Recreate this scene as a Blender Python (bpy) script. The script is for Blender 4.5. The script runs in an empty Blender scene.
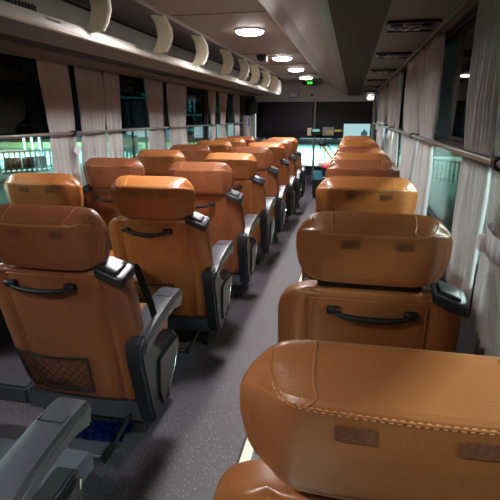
import bpy, bmesh, math, random
from mathutils import Vector, Matrix
random.seed(7)
sc = bpy.context.scene
COL = sc.collection
CZ = 1.43                                   # eye height above the coach floor

# ------------------------------------------------------------------ camera
cam_d = bpy.data.cameras.new('camera'); cam = bpy.data.objects.new('camera', cam_d); COL.objects.link(cam)
cam_d.sensor_width = 36; cam_d.lens = 36 * 470 / 500; cam_d.clip_start = 0.02; cam_d.clip_end = 400
cam.location = (0, 0, CZ)
cam.rotation_euler = (math.radians(90 - 15.857), 0, math.radians(11.904))
sc.camera = cam

# ------------------------------------------------------------------ world, exposure
w = bpy.data.worlds.new('night'); sc.world = w; w.use_nodes = True
w.node_tree.nodes['Background'].inputs[0].default_value = (0.006, 0.016, 0.022, 1)
w.node_tree.nodes['Background'].inputs[1].default_value = 0.6
sc.view_settings.view_transform = 'Standard'; sc.view_settings.look = 'None'
sc.view_settings.exposure = 0.0; sc.view_settings.gamma = 1; sc.view_settings.use_curve_mapping = False

# ------------------------------------------------------------------ lights
LAMPS = [(-0.862, y) for y in (-0.10, 2.58, 4.08, 5.95, 7.38, 8.95)]
LAMP_W = 19.5
def area(name, loc, rot, size, power, col, size_y=None, shape=None, spread=None):
    l = bpy.data.lights.new(name, 'AREA'); l.energy = power; l.color = col; l.size = size
    if shape: l.shape = shape
    if size_y: l.shape = 'RECTANGLE'; l.size_y = size_y
    if spread: l.spread = spread
    o = bpy.data.objects.new(name, l); COL.objects.link(o); o.location = loc; o.rotation_euler = rot
    return o
for x, y in LAMPS:
    area('ceiling_lamp_light', (x, y, 2.068), (0, 0, 0), 0.19, LAMP_W * (0.75 if y < 1 else 1.1), (1.0, 0.975, 0.96), shape='DISK', spread=math.radians(146))
# street floodlights of the coach station (lamp heads are built further down)
FLOODS = [(-17, 8, 6.0), (-22, 30, 8.0), (12, 6, 5.0), (10, 22, 6.0), (-3, 36, 8.0), (3.6, -3.5, 2.6)]
FLOOD_W = [3000, 8000, 500, 1500, 15000, 0]
for (x, y, z), p in zip(FLOODS, FLOOD_W):
    if not p: continue
    area('floodlight_light', (x, y, z - 0.08), (0, 0, 0), 1.2, p, (0.66, 1.0, 0.93), shape='DISK', spread=math.radians(115 if y > 7 or x < 0 else 150))

# unseen tube lights added to backlight the curtains, one each side of the coach
FILL_TUBES = [(3.4, 2.5, 2.95, -1), (-6.2, 1.2, 3.1, 1)]
for x, y, z, d in FILL_TUBES:
    area('curtain_fill_light', (x, y, z), (0, math.radians(-d * 52), 0), 0.35, 800 if d < 0 else 600, (1.0, 0.95, 0.94), size_y=8.0)

# ------------------------------------------------------------------ materials
def s2l(c):
    return tuple(((v / 255) / 12.92 if v / 255 <= 0.04045 else (((v / 255) + 0.055) / 1.055) ** 2.4) for v in c) + (1,)
def mat(name, rgb, rough=0.5, metal=0.0, noise=0.0, nscale=20, bump=0.0, bscale=200, spec=0.5, coat=0.0, emit=None, es=0, detail=4):
    m = bpy.data.materials.new(name); m.use_nodes = True; nt = m.node_tree; b = nt.nodes['Principled BSDF']
    c = s2l(rgb); b.inputs['Base Color'].default_value = c
    b.inputs['Roughness'].default_value = rough; b.inputs['Metallic'].default_value = metal
    b.inputs['Specular IOR Level'].default_value = spec; b.inputs['Coat Weight'].default_value = coat
    tc = nt.nodes.new('ShaderNodeTexCoord')
    n = nt.nodes.new('ShaderNodeTexNoise'); n.inputs['Scale'].default_value = nscale; n.inputs['Detail'].default_value = detail
    nt.links.new(tc.outputs['Object'], n.inputs['Vector'])
    r = nt.nodes.new('ShaderNodeValToRGB')
    k = 1 - noise
    r.color_ramp.elements[0].position = 0.3; r.color_ramp.elements[1].position = 0.7
    r.color_ramp.elements[0].color = (c[0] * k, c[1] * k, c[2] * k, 1)
    r.color_ramp.elements[1].color = (min(1, c[0] * (1 + noise)), min(1, c[1] * (1 + noise)), min(1, c[2] * (1 + noise)), 1)
    nt.links.new(n.outputs['Fac'], r.inputs['Fac']); nt.links.new(r.outputs['Color'], b.inputs['Base Color'])
    if bump:
        n2 = nt.nodes.new('ShaderNodeTexNoise'); n2.inputs['Scale'].default_value = bscale; n2.inputs['Detail'].default_value = 3
        nt.links.new(tc.outputs['Object'], n2.inputs['Vector'])
        bp = nt.nodes.new('ShaderNodeBump'); bp.inputs['Strength'].default_value = bump; bp.inputs['Distance'].default_value = 0.002
        nt.links.new(n2.outputs['Fac'], bp.inputs['Height']); nt.links.new(bp.outputs['Normal'], b.inputs['Normal'])
    if emit:
        b.inputs['Emission Color'].default_value = s2l(emit); b.inputs['Emission Strength'].default_value = es
    return m
def glass_mat(name, tint, gloss=0.08):
    m = bpy.data.materials.new(name); m.use_nodes = True; nt = m.node_tree; nt.nodes.clear()
    out = nt.nodes.new('ShaderNodeOutputMaterial'); mix = nt.nodes.new('ShaderNodeMixShader')
    tr = nt.nodes.new('ShaderNodeBsdfTransparent'); tr.inputs[0].default_value = tint
    gl = nt.nodes.new('ShaderNodeBsdfGlossy'); gl.inputs['Roughness'].default_value = 0.02
    fr = nt.nodes.new('ShaderNodeFresnel'); fr.inputs['IOR'].default_value = 1.45
    mu = nt.nodes.new('ShaderNodeMath'); mu.operation = 'MULTIPLY'; mu.inputs[1].default_value = gloss * 10
    nt.links.new(fr.outputs[0], mu.inputs[0]); nt.links.new(mu.outputs[0], mix.inputs[0])
    nt.links.new(tr.outputs[0], mix.inputs[1]); nt.links.new(gl.outputs[0], mix.inputs[2]); nt.links.new(mix.outputs[0], out.inputs[0])
    return m
def cloth_mat(name, rgb, trans=0.35):
    m = bpy.data.materials.new(name); m.use_nodes = True; nt = m.node_tree; nt.nodes.clear()
    out = nt.nodes.new('ShaderNodeOutputMaterial'); mix = nt.nodes.new('ShaderNodeMixShader'); mix.inputs[0].default_value = trans
    d = nt.nodes.new('ShaderNodeBsdfDiffuse'); t = nt.nodes.new('ShaderNodeBsdfTranslucent')
    tc = nt.nodes.new('ShaderNodeTexCoord'); wv = nt.nodes.new('ShaderNodeTexWave'); wv.bands_direction = 'Z'
    wv.inputs['Scale'].default_value = 60; wv.inputs['Distortion'].default_value = 1.5
    r = nt.nodes.new('ShaderNodeValToRGB'); c = s2l(rgb)
    r.color_ramp.elements[0].color = tuple(v * 0.86 for v in c[:3]) + (1,); r.color_ramp.elements[1].color = c
    nt.links.new(tc.outputs['Object'], wv.inputs['Vector']); nt.links.new(wv.outputs['Fac'], r.inputs[0])
    nt.links.new(r.outputs[0], d.inputs[0]); nt.links.new(r.outputs[0], t.inputs[0])
    nt.links.new(d.outputs[0], mix.inputs[1]); nt.links.new(t.outputs[0], mix.inputs[2]); nt.links.new(mix.outputs[0], out.inputs[0])
    return m
def emis(name, rgb, s):
    m = bpy.data.materials.new(name); m.use_nodes = True; nt = m.node_tree; nt.nodes.clear()
    out = nt.nodes.new('ShaderNodeOutputMaterial'); e = nt.nodes.new('ShaderNodeEmission')
    e.inputs[0].default_value = s2l(rgb); e.inputs[1].default_value = s; nt.links.new(e.outputs[0], out.inputs[0]); return m

M = dict(
    tan=mat('tan_leather', (160, 100, 56), 0.36, noise=0.06, nscale=9, bump=0.25, bscale=260, coat=0.15),
    brown=mat('reddish_brown_leather', (142, 84, 54), 0.36, noise=0.07, nscale=9, bump=0.25, bscale=260, coat=0.15),
    gold=mat('golden_tan_leather', (168, 104, 54), 0.36, noise=0.06, nscale=9, bump=0.25, bscale=260, coat=0.15),
    piping=mat('leather_piping', (176, 114, 70), 0.5, noise=0.05),
    stitch=mat('stitch_thread', (228, 170, 110), 0.6),
    patch=mat('velcro_patch', (158, 104, 72), 0.9, noise=0.25, nscale=160, bump=0.8, bscale=600),
    black=mat('black_plastic', (26, 26, 29), 0.38, noise=0.05, bump=0.1),
    guide=mat('charcoal_plastic', (42, 44, 50), 0.33, noise=0.05),
    grey=mat('grey_arm_plastic', (60, 60, 67), 0.34, noise=0.06, bump=0.15, bscale=400),
    dgrey=mat('dark_grey_plastic', (25, 26, 31), 0.42, noise=0.06, bump=0.15, bscale=400),
    steel=mat('brushed_steel', (185, 182, 180), 0.3, metal=0.9, noise=0.05),
    chrome=mat('chrome', (225, 225, 228), 0.15, metal=1.0),
    bar=mat('grey_painted_metal', (78, 80, 88), 0.4, metal=0.2, noise=0.04),
    net=mat('black_elastic_net', (16, 15, 16), 0.8),
    belt=mat('black_webbing', (20, 20, 23), 0.75, noise=0.2, nscale=200),
    ceil=mat('ceiling_vinyl', (150, 141, 134), 0.6, noise=0.03, nscale=3),
    seam=mat('ceiling_seam', (85, 78, 74), 0.6),
    bin=mat('bin_plastic', (128, 120, 118), 0.45, noise=0.03, nscale=4),
    binlight=mat('bin_door_plastic', (150, 138, 140), 0.4, noise=0.03, nscale=4),
    bindark=mat('dark_bin_fabric', (42, 35, 32), 0.75, noise=0.08, nscale=120, bump=0.3, bscale=500),
    service=mat('service_panel_plastic', (92, 84, 72), 0.55, noise=0.04),
    white=mat('white_rack_plastic', (246, 243, 236), 0.35, noise=0.02),
    cream=mat('cream_rack_plastic', (228, 224, 196), 0.4, noise=0.03),
    rackin=mat('rack_lining', (180, 180, 170), 0.6, noise=0.06, nscale=6),
    rackdark=mat('dark_recess', (38, 34, 32), 0.7),
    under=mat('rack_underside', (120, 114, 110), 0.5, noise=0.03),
    pelmet=mat('pelmet_vinyl', (112, 104, 92), 0.6, noise=0.04),
    wall=mat('grey_wall_carpet', (46, 47, 50), 0.9, noise=0.15, nscale=180, bump=0.4, bscale=500),
    frame=mat('window_rubber', (24, 24, 26), 0.5),
    pillar=mat('pillar_vinyl', (46, 45, 46), 0.6),
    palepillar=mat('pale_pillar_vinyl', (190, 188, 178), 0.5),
    bulk=mat('bulkhead_vinyl', (200, 198, 188), 0.6, noise=0.03),
    visor=mat('black_visor_fabric', (12, 12, 18), 0.55, noise=0.1, nscale=90),
    screen=mat('dark_screen', (38, 38, 52), 0.35, noise=0.04),
    tile=mat('cream_floor_tile', (236, 232, 210), 0.35, noise=0.05, nscale=30),
    paper=mat('white_paper', (235, 235, 240), 0.6, noise=0.05),
    blue=mat('blue_plastic_film', (10, 28, 84), 0.2, noise=0.3, nscale=30, coat=0.3),
    teal=mat('teal_tag', (60, 120, 140), 0.5, noise=0.1),
    red=mat('red_fabric', (205, 40, 75), 0.7, noise=0.1),
    navy=mat('navy_fabric', (34, 38, 66), 0.7, noise=0.1),
    purple=mat('blue_cover', (50, 40, 200), 0.5),
    beige=mat('beige_fabric', (225, 205, 180), 0.8, noise=0.1),
    yellow=mat('yellow_paint', (225, 210, 90), 0.45, noise=0.04),
    glow=emis('lamp_diffuser', (255, 248, 244), 32.0),
    green=emis('green_led', (70, 255, 60), 2.2),
    glass=glass_mat('clear_glass', (0.80, 0.93, 0.91, 1), 0.05),
    tint=glass_mat('tinted_glass', (0.10, 0.14, 0.14, 1), 0.07),
    shield=glass_mat('windscreen_glass', (0.85, 0.97, 0.96, 1), 0.05),
    curtain=cloth_mat('pale_curtain_cloth', (226, 222, 222), 0.36),
    ground=mat('pale_paving', (120, 146, 140), 0.7, noise=0.12, nscale=0.7, detail=8),
    concrete=mat('pale_concrete', (196, 205, 190), 0.8, noise=0.08),
)
# floor: speckled vinyl
def floor_mat():
    m = mat('speckled_floor_vinyl', (82, 76, 82), 0.5, noise=0.05, nscale=6, spec=0.4)
    nt = m.node_tree; b = nt.nodes['Principled BSDF']; old = b.inputs['Base Color'].links[0].from_socket
    tc = nt.nodes.new('ShaderNodeTexCoord'); v = nt.nodes.new('ShaderNodeTexVoronoi'); v.inputs['Scale'].default_value = 95
    nt.links.new(tc.outputs['Object'], v.inputs['Vector'])
    r = nt.nodes.new('ShaderNodeValToRGB'); r.color_ramp.elements[0].position = 0.10; r.color_ramp.elements[1].position = 0.17
    r.color_ramp.elements[0].color = (1, 1, 1, 1); r.color_ramp.elements[1].color = (0, 0, 0, 1)
    nt.links.new(v.outputs['Distance'], r.inputs[0])
    mx = nt.nodes.new('ShaderNodeMix'); mx.data_type = 'RGBA'; mx.inputs['B'].default_value = s2l((205, 198, 205))
    nt.links.new(r.outputs[0], mx.inputs['Factor']); nt.links.new(old, mx.inputs['A']); nt.links.new(mx.outputs['Result'], b.inputs['Base Color'])
    return m
M['floor'] = floor_mat()

# ------------------------------------------------------------------ mesh helpers
def obj(name, bm, m, parent=None, smooth=True, mats=None):
    me = bpy.data.meshes.new(name); bmesh.ops.recalc_face_normals(bm, faces=bm.faces)
    if smooth:
        for f in bm.faces: f.smooth = True
        for e in bm.edges:
            if len(e.link_faces) == 2 and e.calc_face_angle(0) > 0.7: e.smooth = False
    bm.to_mesh(me); bm.free()
    for q in (mats or [m]): me.materials.append(q)
    o = bpy.data.objects.new(name, me); COL.objects.link(o)
    if parent: o.parent = parent
    return o
def empty(name, loc, rz=0):
    o = bpy.data.objects.new(name, None); COL.objects.link(o); o.location = loc; o.rotation_euler = (0, 0, rz); o.empty_display_size = 0.1
    return o
def tag(o, label, cat, group=None, kind=None):
    o['label'] = label; o['category'] = cat
    if group: o['group'] = group
    if kind: o['kind'] = kind
    return o
def struct(o): o['kind'] = 'structure'; return o
def copy_tree(o, parent=None):
    c = o.copy(); COL.objects.link(c)
    if parent: c.parent = parent
    for ch in list(o.children): copy_tree(ch, c)
    return c
def NB(): return bmesh.new()
def add_box(bm, lo, hi, bev=0.0, rot=None, seg=2):
    t = bmesh.new(); bmesh.ops.create_cube(t, size=1)
    c = [(a + b) / 2 for a, b in zip(lo, hi)]; s = [abs(b - a) for a, b in zip(lo, hi)]
    for v in t.verts: v.co = Vector((v.co.x * s[0], v.co.y * s[1], v.co.z * s[2]))
    if bev: bmesh.ops.bevel(t, geom=list(t.edges), offset=bev, segments=seg, affect='EDGES')
    for v in t.verts:
        if rot: v.co = rot @ v.co
        v.co += Vector(c)
    merge(bm, t)
def merge(bm, t):
    me = bpy.data.meshes.new('tmp'); t.to_mesh(me); t.free(); bm.from_mesh(me); bpy.data.meshes.remove(me)
def add_tube(bm, pts, r, seg=8, closed=False, caps=True, rfun=None, flat=1.0):
    pts = [Vector(p) for p in pts]; n = len(pts); rings = []; up = None
    for i, p in enumerate(pts):
        a = pts[(i - 1) % n] if closed or i > 0 else p; b = pts[(i + 1) % n] if closed or i < n - 1 else p
        t = (b - a).normalized()
        if up is None:
            up = Vector((0, 0, 1)) if abs(t.z) < 0.9 else Vector((1, 0, 0))
        s = t.cross(up).normalized(); u = s.cross(t).normalized(); up = u
        rr = r if rfun is None else r * rfun(i / (n - 1))
        rings.append([bm.verts.new(p + s * math.cos(k * 2 * math.pi / seg) * rr + u * math.sin(k * 2 * math.pi / seg) * rr * flat) for k in range(seg)])
    for i in range(n if closed else n - 1):
        A, B = rings[i], rings[(i + 1) % n]
        for k in range(seg): bm.faces.new((A[k], A[(k + 1) % seg], B[(k + 1) % seg], B[k]))
    if caps and not closed:
        bm.faces.new(rings[0][::-1]); bm.faces.new(rings[-1])
def add_prism(bm, poly, axis, a, b, bev=0.0, seg=2):
    # poly in the two other axes (cyclic order), extruded along axis from a to b
    t = bmesh.new()
    def P(u, v, w):
        return {'x': (w, u, v), 'y': (u, w, v), 'z': (u, v, w)}[axis]
    A = [t.verts.new(P(u, v, a)) for u, v in poly]; B = [t.verts.new(P(u, v, b)) for u, v in poly]
    n = len(poly); fa = t.faces.new(A); fb = t.faces.new(B[::-1])
    for i in range(n): t.faces.new((A[i], B[i], B[(i + 1) % n], A[(i + 1) % n]))
    bmesh.ops.recalc_face_normals(t, faces=t.faces)
    if bev:
        es = [e for e in t.edges if fa in e.link_faces or fb in e.link_faces]
        bmesh.ops.bevel(t, geom=es, offset=bev, segments=seg, affect='EDGES')
    merge(bm, t)
def add_lathe(bm, prof, c=(0, 0, 0), seg=24, axis='z', sx=1, sy=1):
    rings = []
    for r, h in prof:
        ring = []
        for k in range(seg):
            a = 2 * math.pi * k / seg; u, v = r * math.cos(a) * sx, r * math.sin(a) * sy
            p = {'z': (u, v, h), 'x': (h, u, v), 'y': (u, h, v)}[axis]
            ring.append(bm.verts.new(Vector(p) + Vector(c)))
        rings.append(ring)
    for A, B in zip(rings, rings[1:]):
        for k in range(seg): bm.faces.new((A[k], A[(k + 1) % seg], B[(k + 1) % seg], B[k]))
    bm.faces.new(rings[0]); bm.faces.new(rings[-1][::-1])
def smoothstep(a, b, x):
    t = max(0, min(1, (x - a) / (b - a))); return t * t * (3 - 2 * t)
def sq(p, n):
    if isinstance(n, (int, float)): n = (n, n, n)
    m = max(n); s = sum(abs(c) ** k for c, k in zip(p, n))
    return p / (s ** (1 / m)) if s > 0 else p
def rbox(fn, n=6, cuts=14):
    bm = bmesh.new(); bmesh.ops.create_cube(bm, size=2)
    bmesh.ops.subdivide_edges(bm, edges=list(bm.edges), cuts=cuts, use_grid_fill=True)
    for v in bm.verts: v.co = fn(sq(Vector([math.copysign(math.sin(abs(c) * math.pi / 2) ** 0.8 if abs(c) < 1 else 1, c) for c in v.co]), n))
    return bm
def tri_pts(keys, n=24):
    # Catmull-Rom through keys
    K = [Vector(k) for k in keys]; K = [2 * K[0] - K[1]] + K + [2 * K[-1] - K[-2]]; out = []
    for i in range(1, len(K) - 2):
        for j in range(n):
            t = j / n; a, b, c, d = K[i - 1:i + 3]
            out.append(0.5 * ((2 * b) + (-a + c) * t + (2 * a - 5 * b + 4 * c - d) * t * t + (-a + 3 * b - 3 * c + d) * t ** 3))
    out.append(K[-2]); return out

# ------------------------------------------------------------------ the coach shell
XL, XR = -2.12, 0.45          # inner faces of the side walls
ZC = 2.11                     # ceiling
Y0, Y1 = -1.3, 10.6
def simple_box(name, lo, hi, m, bev=0): bm = NB(); add_box(bm, lo, hi, bev); return struct(obj(name, bm, m, smooth=bool(bev)))
simple_box('floor', (XL - .06, Y0, -0.06), (XR + .06, 12.2, 0), M['floor'])
# cream tile strip along the right side of the gangway, with dark joints
bm = NB(); bmj = NB()
add_box(bmj, (-0.405, Y0, 0.0), (XR, 7.9, 0.004))
y = Y0 + 0.04
while y < 7.85:
    add_box(bm, (-0.393, y, 0.0), (-0.02, y + 0.388, 0.009)); y += 0.40
t = struct(obj('trim_1', bmj, M['rackdark'], smooth=False))
struct(obj('trim_2', bm, M['tile'], smooth=False))
# side walls: lower panel, header and pillars
PY = [-0.55, 1.37, 3.30, 5.24, 6.95, 8.85]
def wall(side, x0, x1):
    bm = NB()
    add_box(bm, (x0, Y0, 0), (x1, Y1, 0.86)); add_box(bm, (x0, Y0, 1.86), (x1, Y1, 2.50))
    add_box(bm, (x0, Y0, 0.86), (x1, PY[0] - .04, 1.86)); add_box(bm, (x0, PY[-1] + .06, 0.86), (x1, Y1, 1.86))
    struct(obj('wall_' + side, bm, M['wall'], smooth=False))
    bm = NB()
    for p in PY[:-1]: add_box(bm, (x0 + 0.01, p - 0.04, 0.86), (x1 + (0.012 if side == 'left' else -0.01), p + 0.04, 1.86), 0.006)
    return struct(obj('trim_3' if side == 'left' else 'trim_4', bm, M['pillar']))
wall('left', XL - .06, XL); wall('right', XR, XR + .06)
n = 0
for side, xg in (('left', XL - .03), ('right', XR + .03)):
    for a, b in zip(PY, PY[1:]):
        n += 1
        e = empty('window_%d' % n, (xg, (a + b) / 2, 0.86)); struct(e)
        h = (b - a) / 2 - 0.04
        bm = NB()
        for lo, hi in (((-.012, -h, 0), (.012, h, .03)), ((-.012, -h, .98), (.012, h, 1.0)), ((-.012, -h, 0.03), (.012, -h + .03, .98)), ((-.012, h - .03, 0.03), (.012, h, .98)), ((-.012, -h + .03, .435), (.012, h - .03, .455))):
            add_box(bm, lo, hi)
        obj('window_frame', bm, M['frame'], e, False)
        bm = NB(); add_box(bm, (-.003, -h + .03, .03), (.003, h - .03, .435)); obj('lower_pane', bm, M['glass'], e, False)
        bm = NB(); add_box(bm, (-.003, -h + .03, .455), (.003, h - .03, .98)); obj('upper_pane', bm, M['tint'], e, False)
simple_box('wall_back', (XL - .06, Y0 - .06, 0), (XR + .06, Y0, 2.50), M['wall'])
# ceiling with thin cross seams
bm = NB(); add_box(bm, (-1.31, Y0 - .06, ZC), (XR + .06, Y1 + .06, ZC + .05)); add_box(bm, (XL - .06, 9.26, ZC), (-1.31, Y1 + .06, ZC + .05)); struct(obj('ceiling', bm, M['ceil'], smooth=False))
bm = NB()
for y in (0.3, 1.9, 3.42, 5.6, 6.75, 8.3, 9.6): add_box(bm, (-1.30, y, ZC - .003), (-0.60, y + .012, ZC + .001))
struct(obj('trim_5', bm, M['seam'], smooth=False))
# roof skin outside
simple_box('roof', (XL - .1, Y0 - .1, 2.50), (XR + .1, 12.3, 2.55), M['bulk'])

# ------------------------------------------------------------------ left luggage rack
rack = empty('luggage_rack', (XL, 0, 1.80)); tag(rack, 'long white open luggage rack above the left windows with curved struts', 'luggage rack')
def rk(poly, name, m, a=Y0, b=9.1, bev=0): # poly in world (x, z)
    bm = NB(); add_prism(bm, [(x - XL, z - 1.80) for x, z in poly], 'y', a, b, bev); return obj(name, bm, m, rack)
rk([(-1.425, 1.880), (-1.415, 1.882), (-1.395, 1.872), (-1.368, 1.845), (-1.360, 1.828), (-1.366, 1.815), (-1.385, 1.812), (-1.42, 1.83)], 'front_lip', M['white'])
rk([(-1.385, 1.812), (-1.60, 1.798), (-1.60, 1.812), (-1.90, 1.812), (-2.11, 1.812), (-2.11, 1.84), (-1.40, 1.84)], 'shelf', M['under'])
rk([(-1.601, 1.797), (-1.612, 1.797), (-1.612, 1.8115), (-1.601, 1.8115)], 'shelf_edge', M['rackdark'])
rk([(-1.612, 1.809), (-1.775, 1.809), (-1.775, 1.8118), (-1.612, 1.8118)], 'shadow_gap_panel', M['rackdark'])
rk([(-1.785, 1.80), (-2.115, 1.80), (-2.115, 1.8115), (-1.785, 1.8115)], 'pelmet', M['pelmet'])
rk([(-1.745, 1.84), (-1.77, 1.84), (-1.77, 2.14), (-1.75, 2.14)], 'back_panel', M['rackin'])
rk([(-1.29, 2.109), (-1.30, 2.088), (-1.325, 2.088), (-1.335, 2.11), (-1.335, 2.17), (-1.31, 2.17), (-1.31, 2.109)], 'top_rail', M['bin'])
rk([(-1.335, 2.165), (-1.76, 2.125), (-1.76, 2.145), (-1.335, 2.18)], 'rack_roof', M['bin'])
rk([(-1.735, 2.100), (-1.75, 2.100), (-1.75, 2.112), (-1.735, 2.112)], 'back_moulding', M['rackdark'])
bm = NB()
for k in range(14): add_box(bm, (-1.751 - XL, 2.20 + k * .026, 1.985 - 1.80), (-1.740 - XL, 2.212 + k * .026, 2.015 - 1.80))
obj('vent_slots', bm, M['rackdark'], rack, False)
SP = [(-1.395, 1.845), (-1.30, 1.845), (-1.268, 1.89), (-1.251, 1.95), (-1.253, 2.00), (-1.272, 2.05), (-1.30, 2.10), (-1.37, 2.10), (-1.352, 2.04), (-1.345, 1.97), (-1.36, 1.90)]
SP = [(-1.42, 1.85), (-1.38, 1.85), (-1.30, 1.862), (-1.272, 1.90), (-1.253, 1.955), (-1.258, 2.01), (-1.282, 2.06), (-1.31, 2.10), (-1.40, 2.10), (-1.365, 2.04), (-1.352, 1.965), (-1.372, 1.90)]
for i, y in enumerate((-0.1, 0.73, 1.59, 2.453, 3.33, 4.18, 5.08, 5.87, 6.55, 7.4, 8.2)):
    bm = NB(); add_prism(bm, [(x - XL, z - 1.80) for x, z in SP], 'y', y - .012, y + .012, 0.003); obj('strut', bm, M['cream'], rack)
    bm = NB(); add_tube(bm, [(x - XL, y, z - 1.80) for x, z in SP[2:8]], 0.010, 6); obj('strut_edge', bm, M['white'], rack)
# rounded end cap
bm = rbox(lambda p: Vector((-1.60 + p.x * .26 - XL, 9.12 + p.y * .16, 1.955 + p.z * .135 - 1.80)), 6, 8); obj('end_cap', bm, M['white'], rack)
# seat number plates on the lip
for k, y in enumerate((1.25, 2.14, 3.07, 4.10, 5.0, 5.9, 6.8)):
    bm = NB(); add_box(bm, (0, -.055, -.012), (.006, .055, .012), 0.003); pl = obj('number_plate', bm, M['guide'], None); pl.location = (-1.383, y, 1.853); pl.rotation_euler = (0, math.radians(-45), 0)
    bm = NB()
    for q in range(4): add_box(bm, (.0055, -.04 + q * .02, -.006), (.007, -.028 + q * .02, .006))
    obj('plate_marks', bm, M['rackin'], pl, False)
    tag(pl, ['small grey seat plate on the left rack lip, just out of the frame edge', 'small grey seat plate on the rack lip nearest the upper left corner',
             'grey seat plate on the rack lip between the two nearest cream struts', 'grey seat plate on the rack lip below the third cream strut',
             'tiny grey plate on the rack lip left of the nearest ceiling lamp', 'tiny grey plate on the rack lip beneath the paired far struts', 'tiny grey plate on the rack lip close to its white end cap'][k], 'number plate', 'seat plates on the rack lip')

# ------------------------------------------------------------------ right overhead bin
ob = empty('overhead_bin', (XR, 0, 1.85)); tag(ob, 'long closed overhead bin above the right seats, dark fabric underside and grey curved doors', 'overhead bin')
def bk(poly, name, m, a=Y0, b=10.55):
    bm = NB(); add_prism(bm, [(x - XR, z - 1.85) for x, z in poly], 'y', a, b); return obj(name, bm, m, ob)
bk([(-.605, 2.109), (-.595, 2.098), (-.585, 2.098), (-.585, 2.109)], 'white_trim', M['white'])
bk([(-.585, 2.109), (-.585, 2.098), (-.47, 2.040), (-.40, 2.005), (-.38, 2.02), (-.38, 2.109)], 'upper_door_band', M['bin'])
bk([(-.395, 2.012), (-.40, 2.002), (-.26, 1.915), (-.165, 1.868), (-.15, 1.868), (-.15, 1.90), (-.30, 2.0)], 'door_panel', M['binlight'])
bk([(-.165, 1.867), (-.155, 1.858), (-.128, 1.850), (-.118, 1.850), (-.118, 1.88), (-.15, 1.88)], 'door_edge', M['bin'])
bk([(-.118, 1.852), (.118, 1.850), (.118, 1.90), (-.118, 1.90)], 'fabric_underside', M['bindark'])
bk([(.118, 1.848), (.40, 1.852), (.445, 1.852), (.445, 1.90), (.118, 1.90)], 'service_panel', M['service'])
bk([(.385, 1.846), (.397, 1.846), (.397, 1.851), (.385, 1.851)], 'curtain_track', M['steel'])
for k, y in enumerate((1.05, 2.42, 3.55, 4.77, 5.99, 7.30, 8.6)):
    v = empty('vent_console', (0.13, y, 1.848))
    tag(v, ['dark reading lamp console just above the camera seat', 'dark recessed reading lamp and vent console, nearest under the right bin', 'second recessed lamp and vent console under the right bin',
            'third small lamp console under the right bin', 'fourth lamp console far along the right bin', 'fifth tiny lamp console near the bin end', 'last tiny lamp console beside the bulkhead'][k], 'reading lamp console', 'lamp consoles under the right bin')
    bm = NB()
    for lo, hi in (((0, 0, -.012), (.235, .018, 0)), ((0, .25, -.012), (.235, .262, 0)), ((0, .018, -.012), (.012, .25, 0)), ((.225, .018, -.012), (.235, .25, 0))): add_box(bm, lo, hi, 0.002)
    obj('console_frame', bm, M['dgrey'], v)
    bm = NB(); add_box(bm, (.012, .018, -.004), (.225, .25, 0)); obj('back_plate', bm, M['black'], v, False)
    for x in (.05, .185):
        bm = NB(); add_lathe(bm, [(.030, -.004), (.032, -.014), (.024, -.020), (.010, -.022), (.008, -.016)], (x, .09, 0), 18); obj('air_nozzle', bm, M['guide'], v)
    for x in (.09, .145):
        bm = NB(); add_lathe(bm, [(.020, -.004), (.021, -.012), (.014, -.015)], (x, .18, 0), 16); obj('reading_lamp', bm, M['chrome'], v)
    bm = NB(); add_box(bm, (.085, .06, -.012), (.15, .11, -.004), .003); obj('call_button', bm, M['dgrey'], v)

# ------------------------------------------------------------------ ceiling lamps
for k, (x, y) in enumerate(LAMPS):
    e = empty('ceiling_lamp', (x, y, ZC))
    tag(e, ['dimmer round ceiling lamp above the camera', 'round ceiling lamp before the first one in view', 'largest and nearest round white ceiling lamp', 'second round ceiling lamp, right of the dome camera',
            'third round ceiling lamp along the gangway ceiling', 'farthest small round ceiling lamp before the green display'][k], 'ceiling lamp', 'round lamps along the ceiling')
    bm = NB(); add_lathe(bm, [(.125, 0), (.127, -.008), (.120, -.014), (.112, -.014)], seg=36); obj('lamp_ring', bm, M['white'], e)
    bm = NB(); add_lathe(bm, [(.112, -.012), (.108, -.026), (.09, -.034), (.055, -.039), (.01, -.041)], seg=36); obj('lamp_diffuser', bm, M['glow'], e)

# ------------------------------------------------------------------ hand rails across the windows
for side, x, d in (('left', -2.055, -1), ('right', 0.385, 1)):
    r = empty('window_rail', (x, 0, 1.31)); tag(r, 'silver grab rail running along the %s windows in front of the curtains' % side, 'rail', 'rails along the windows')
    bm = NB(); add_tube(bm, [(0, Y0, 0), (0, 9.3, 0)], 0.0115, 12); obj('rail_tube', bm, M['steel'], r)
    for p in PY[:-1]:
        bm = NB(); add_tube(bm, [(0, p, 0), (d * .055, p, 0)], 0.012, 10); add_box(bm, (-.016, p - .022, -.018), (.016, p + .022, .018), .006)
        obj('rail_bracket', bm, M['black'], r)

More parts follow.
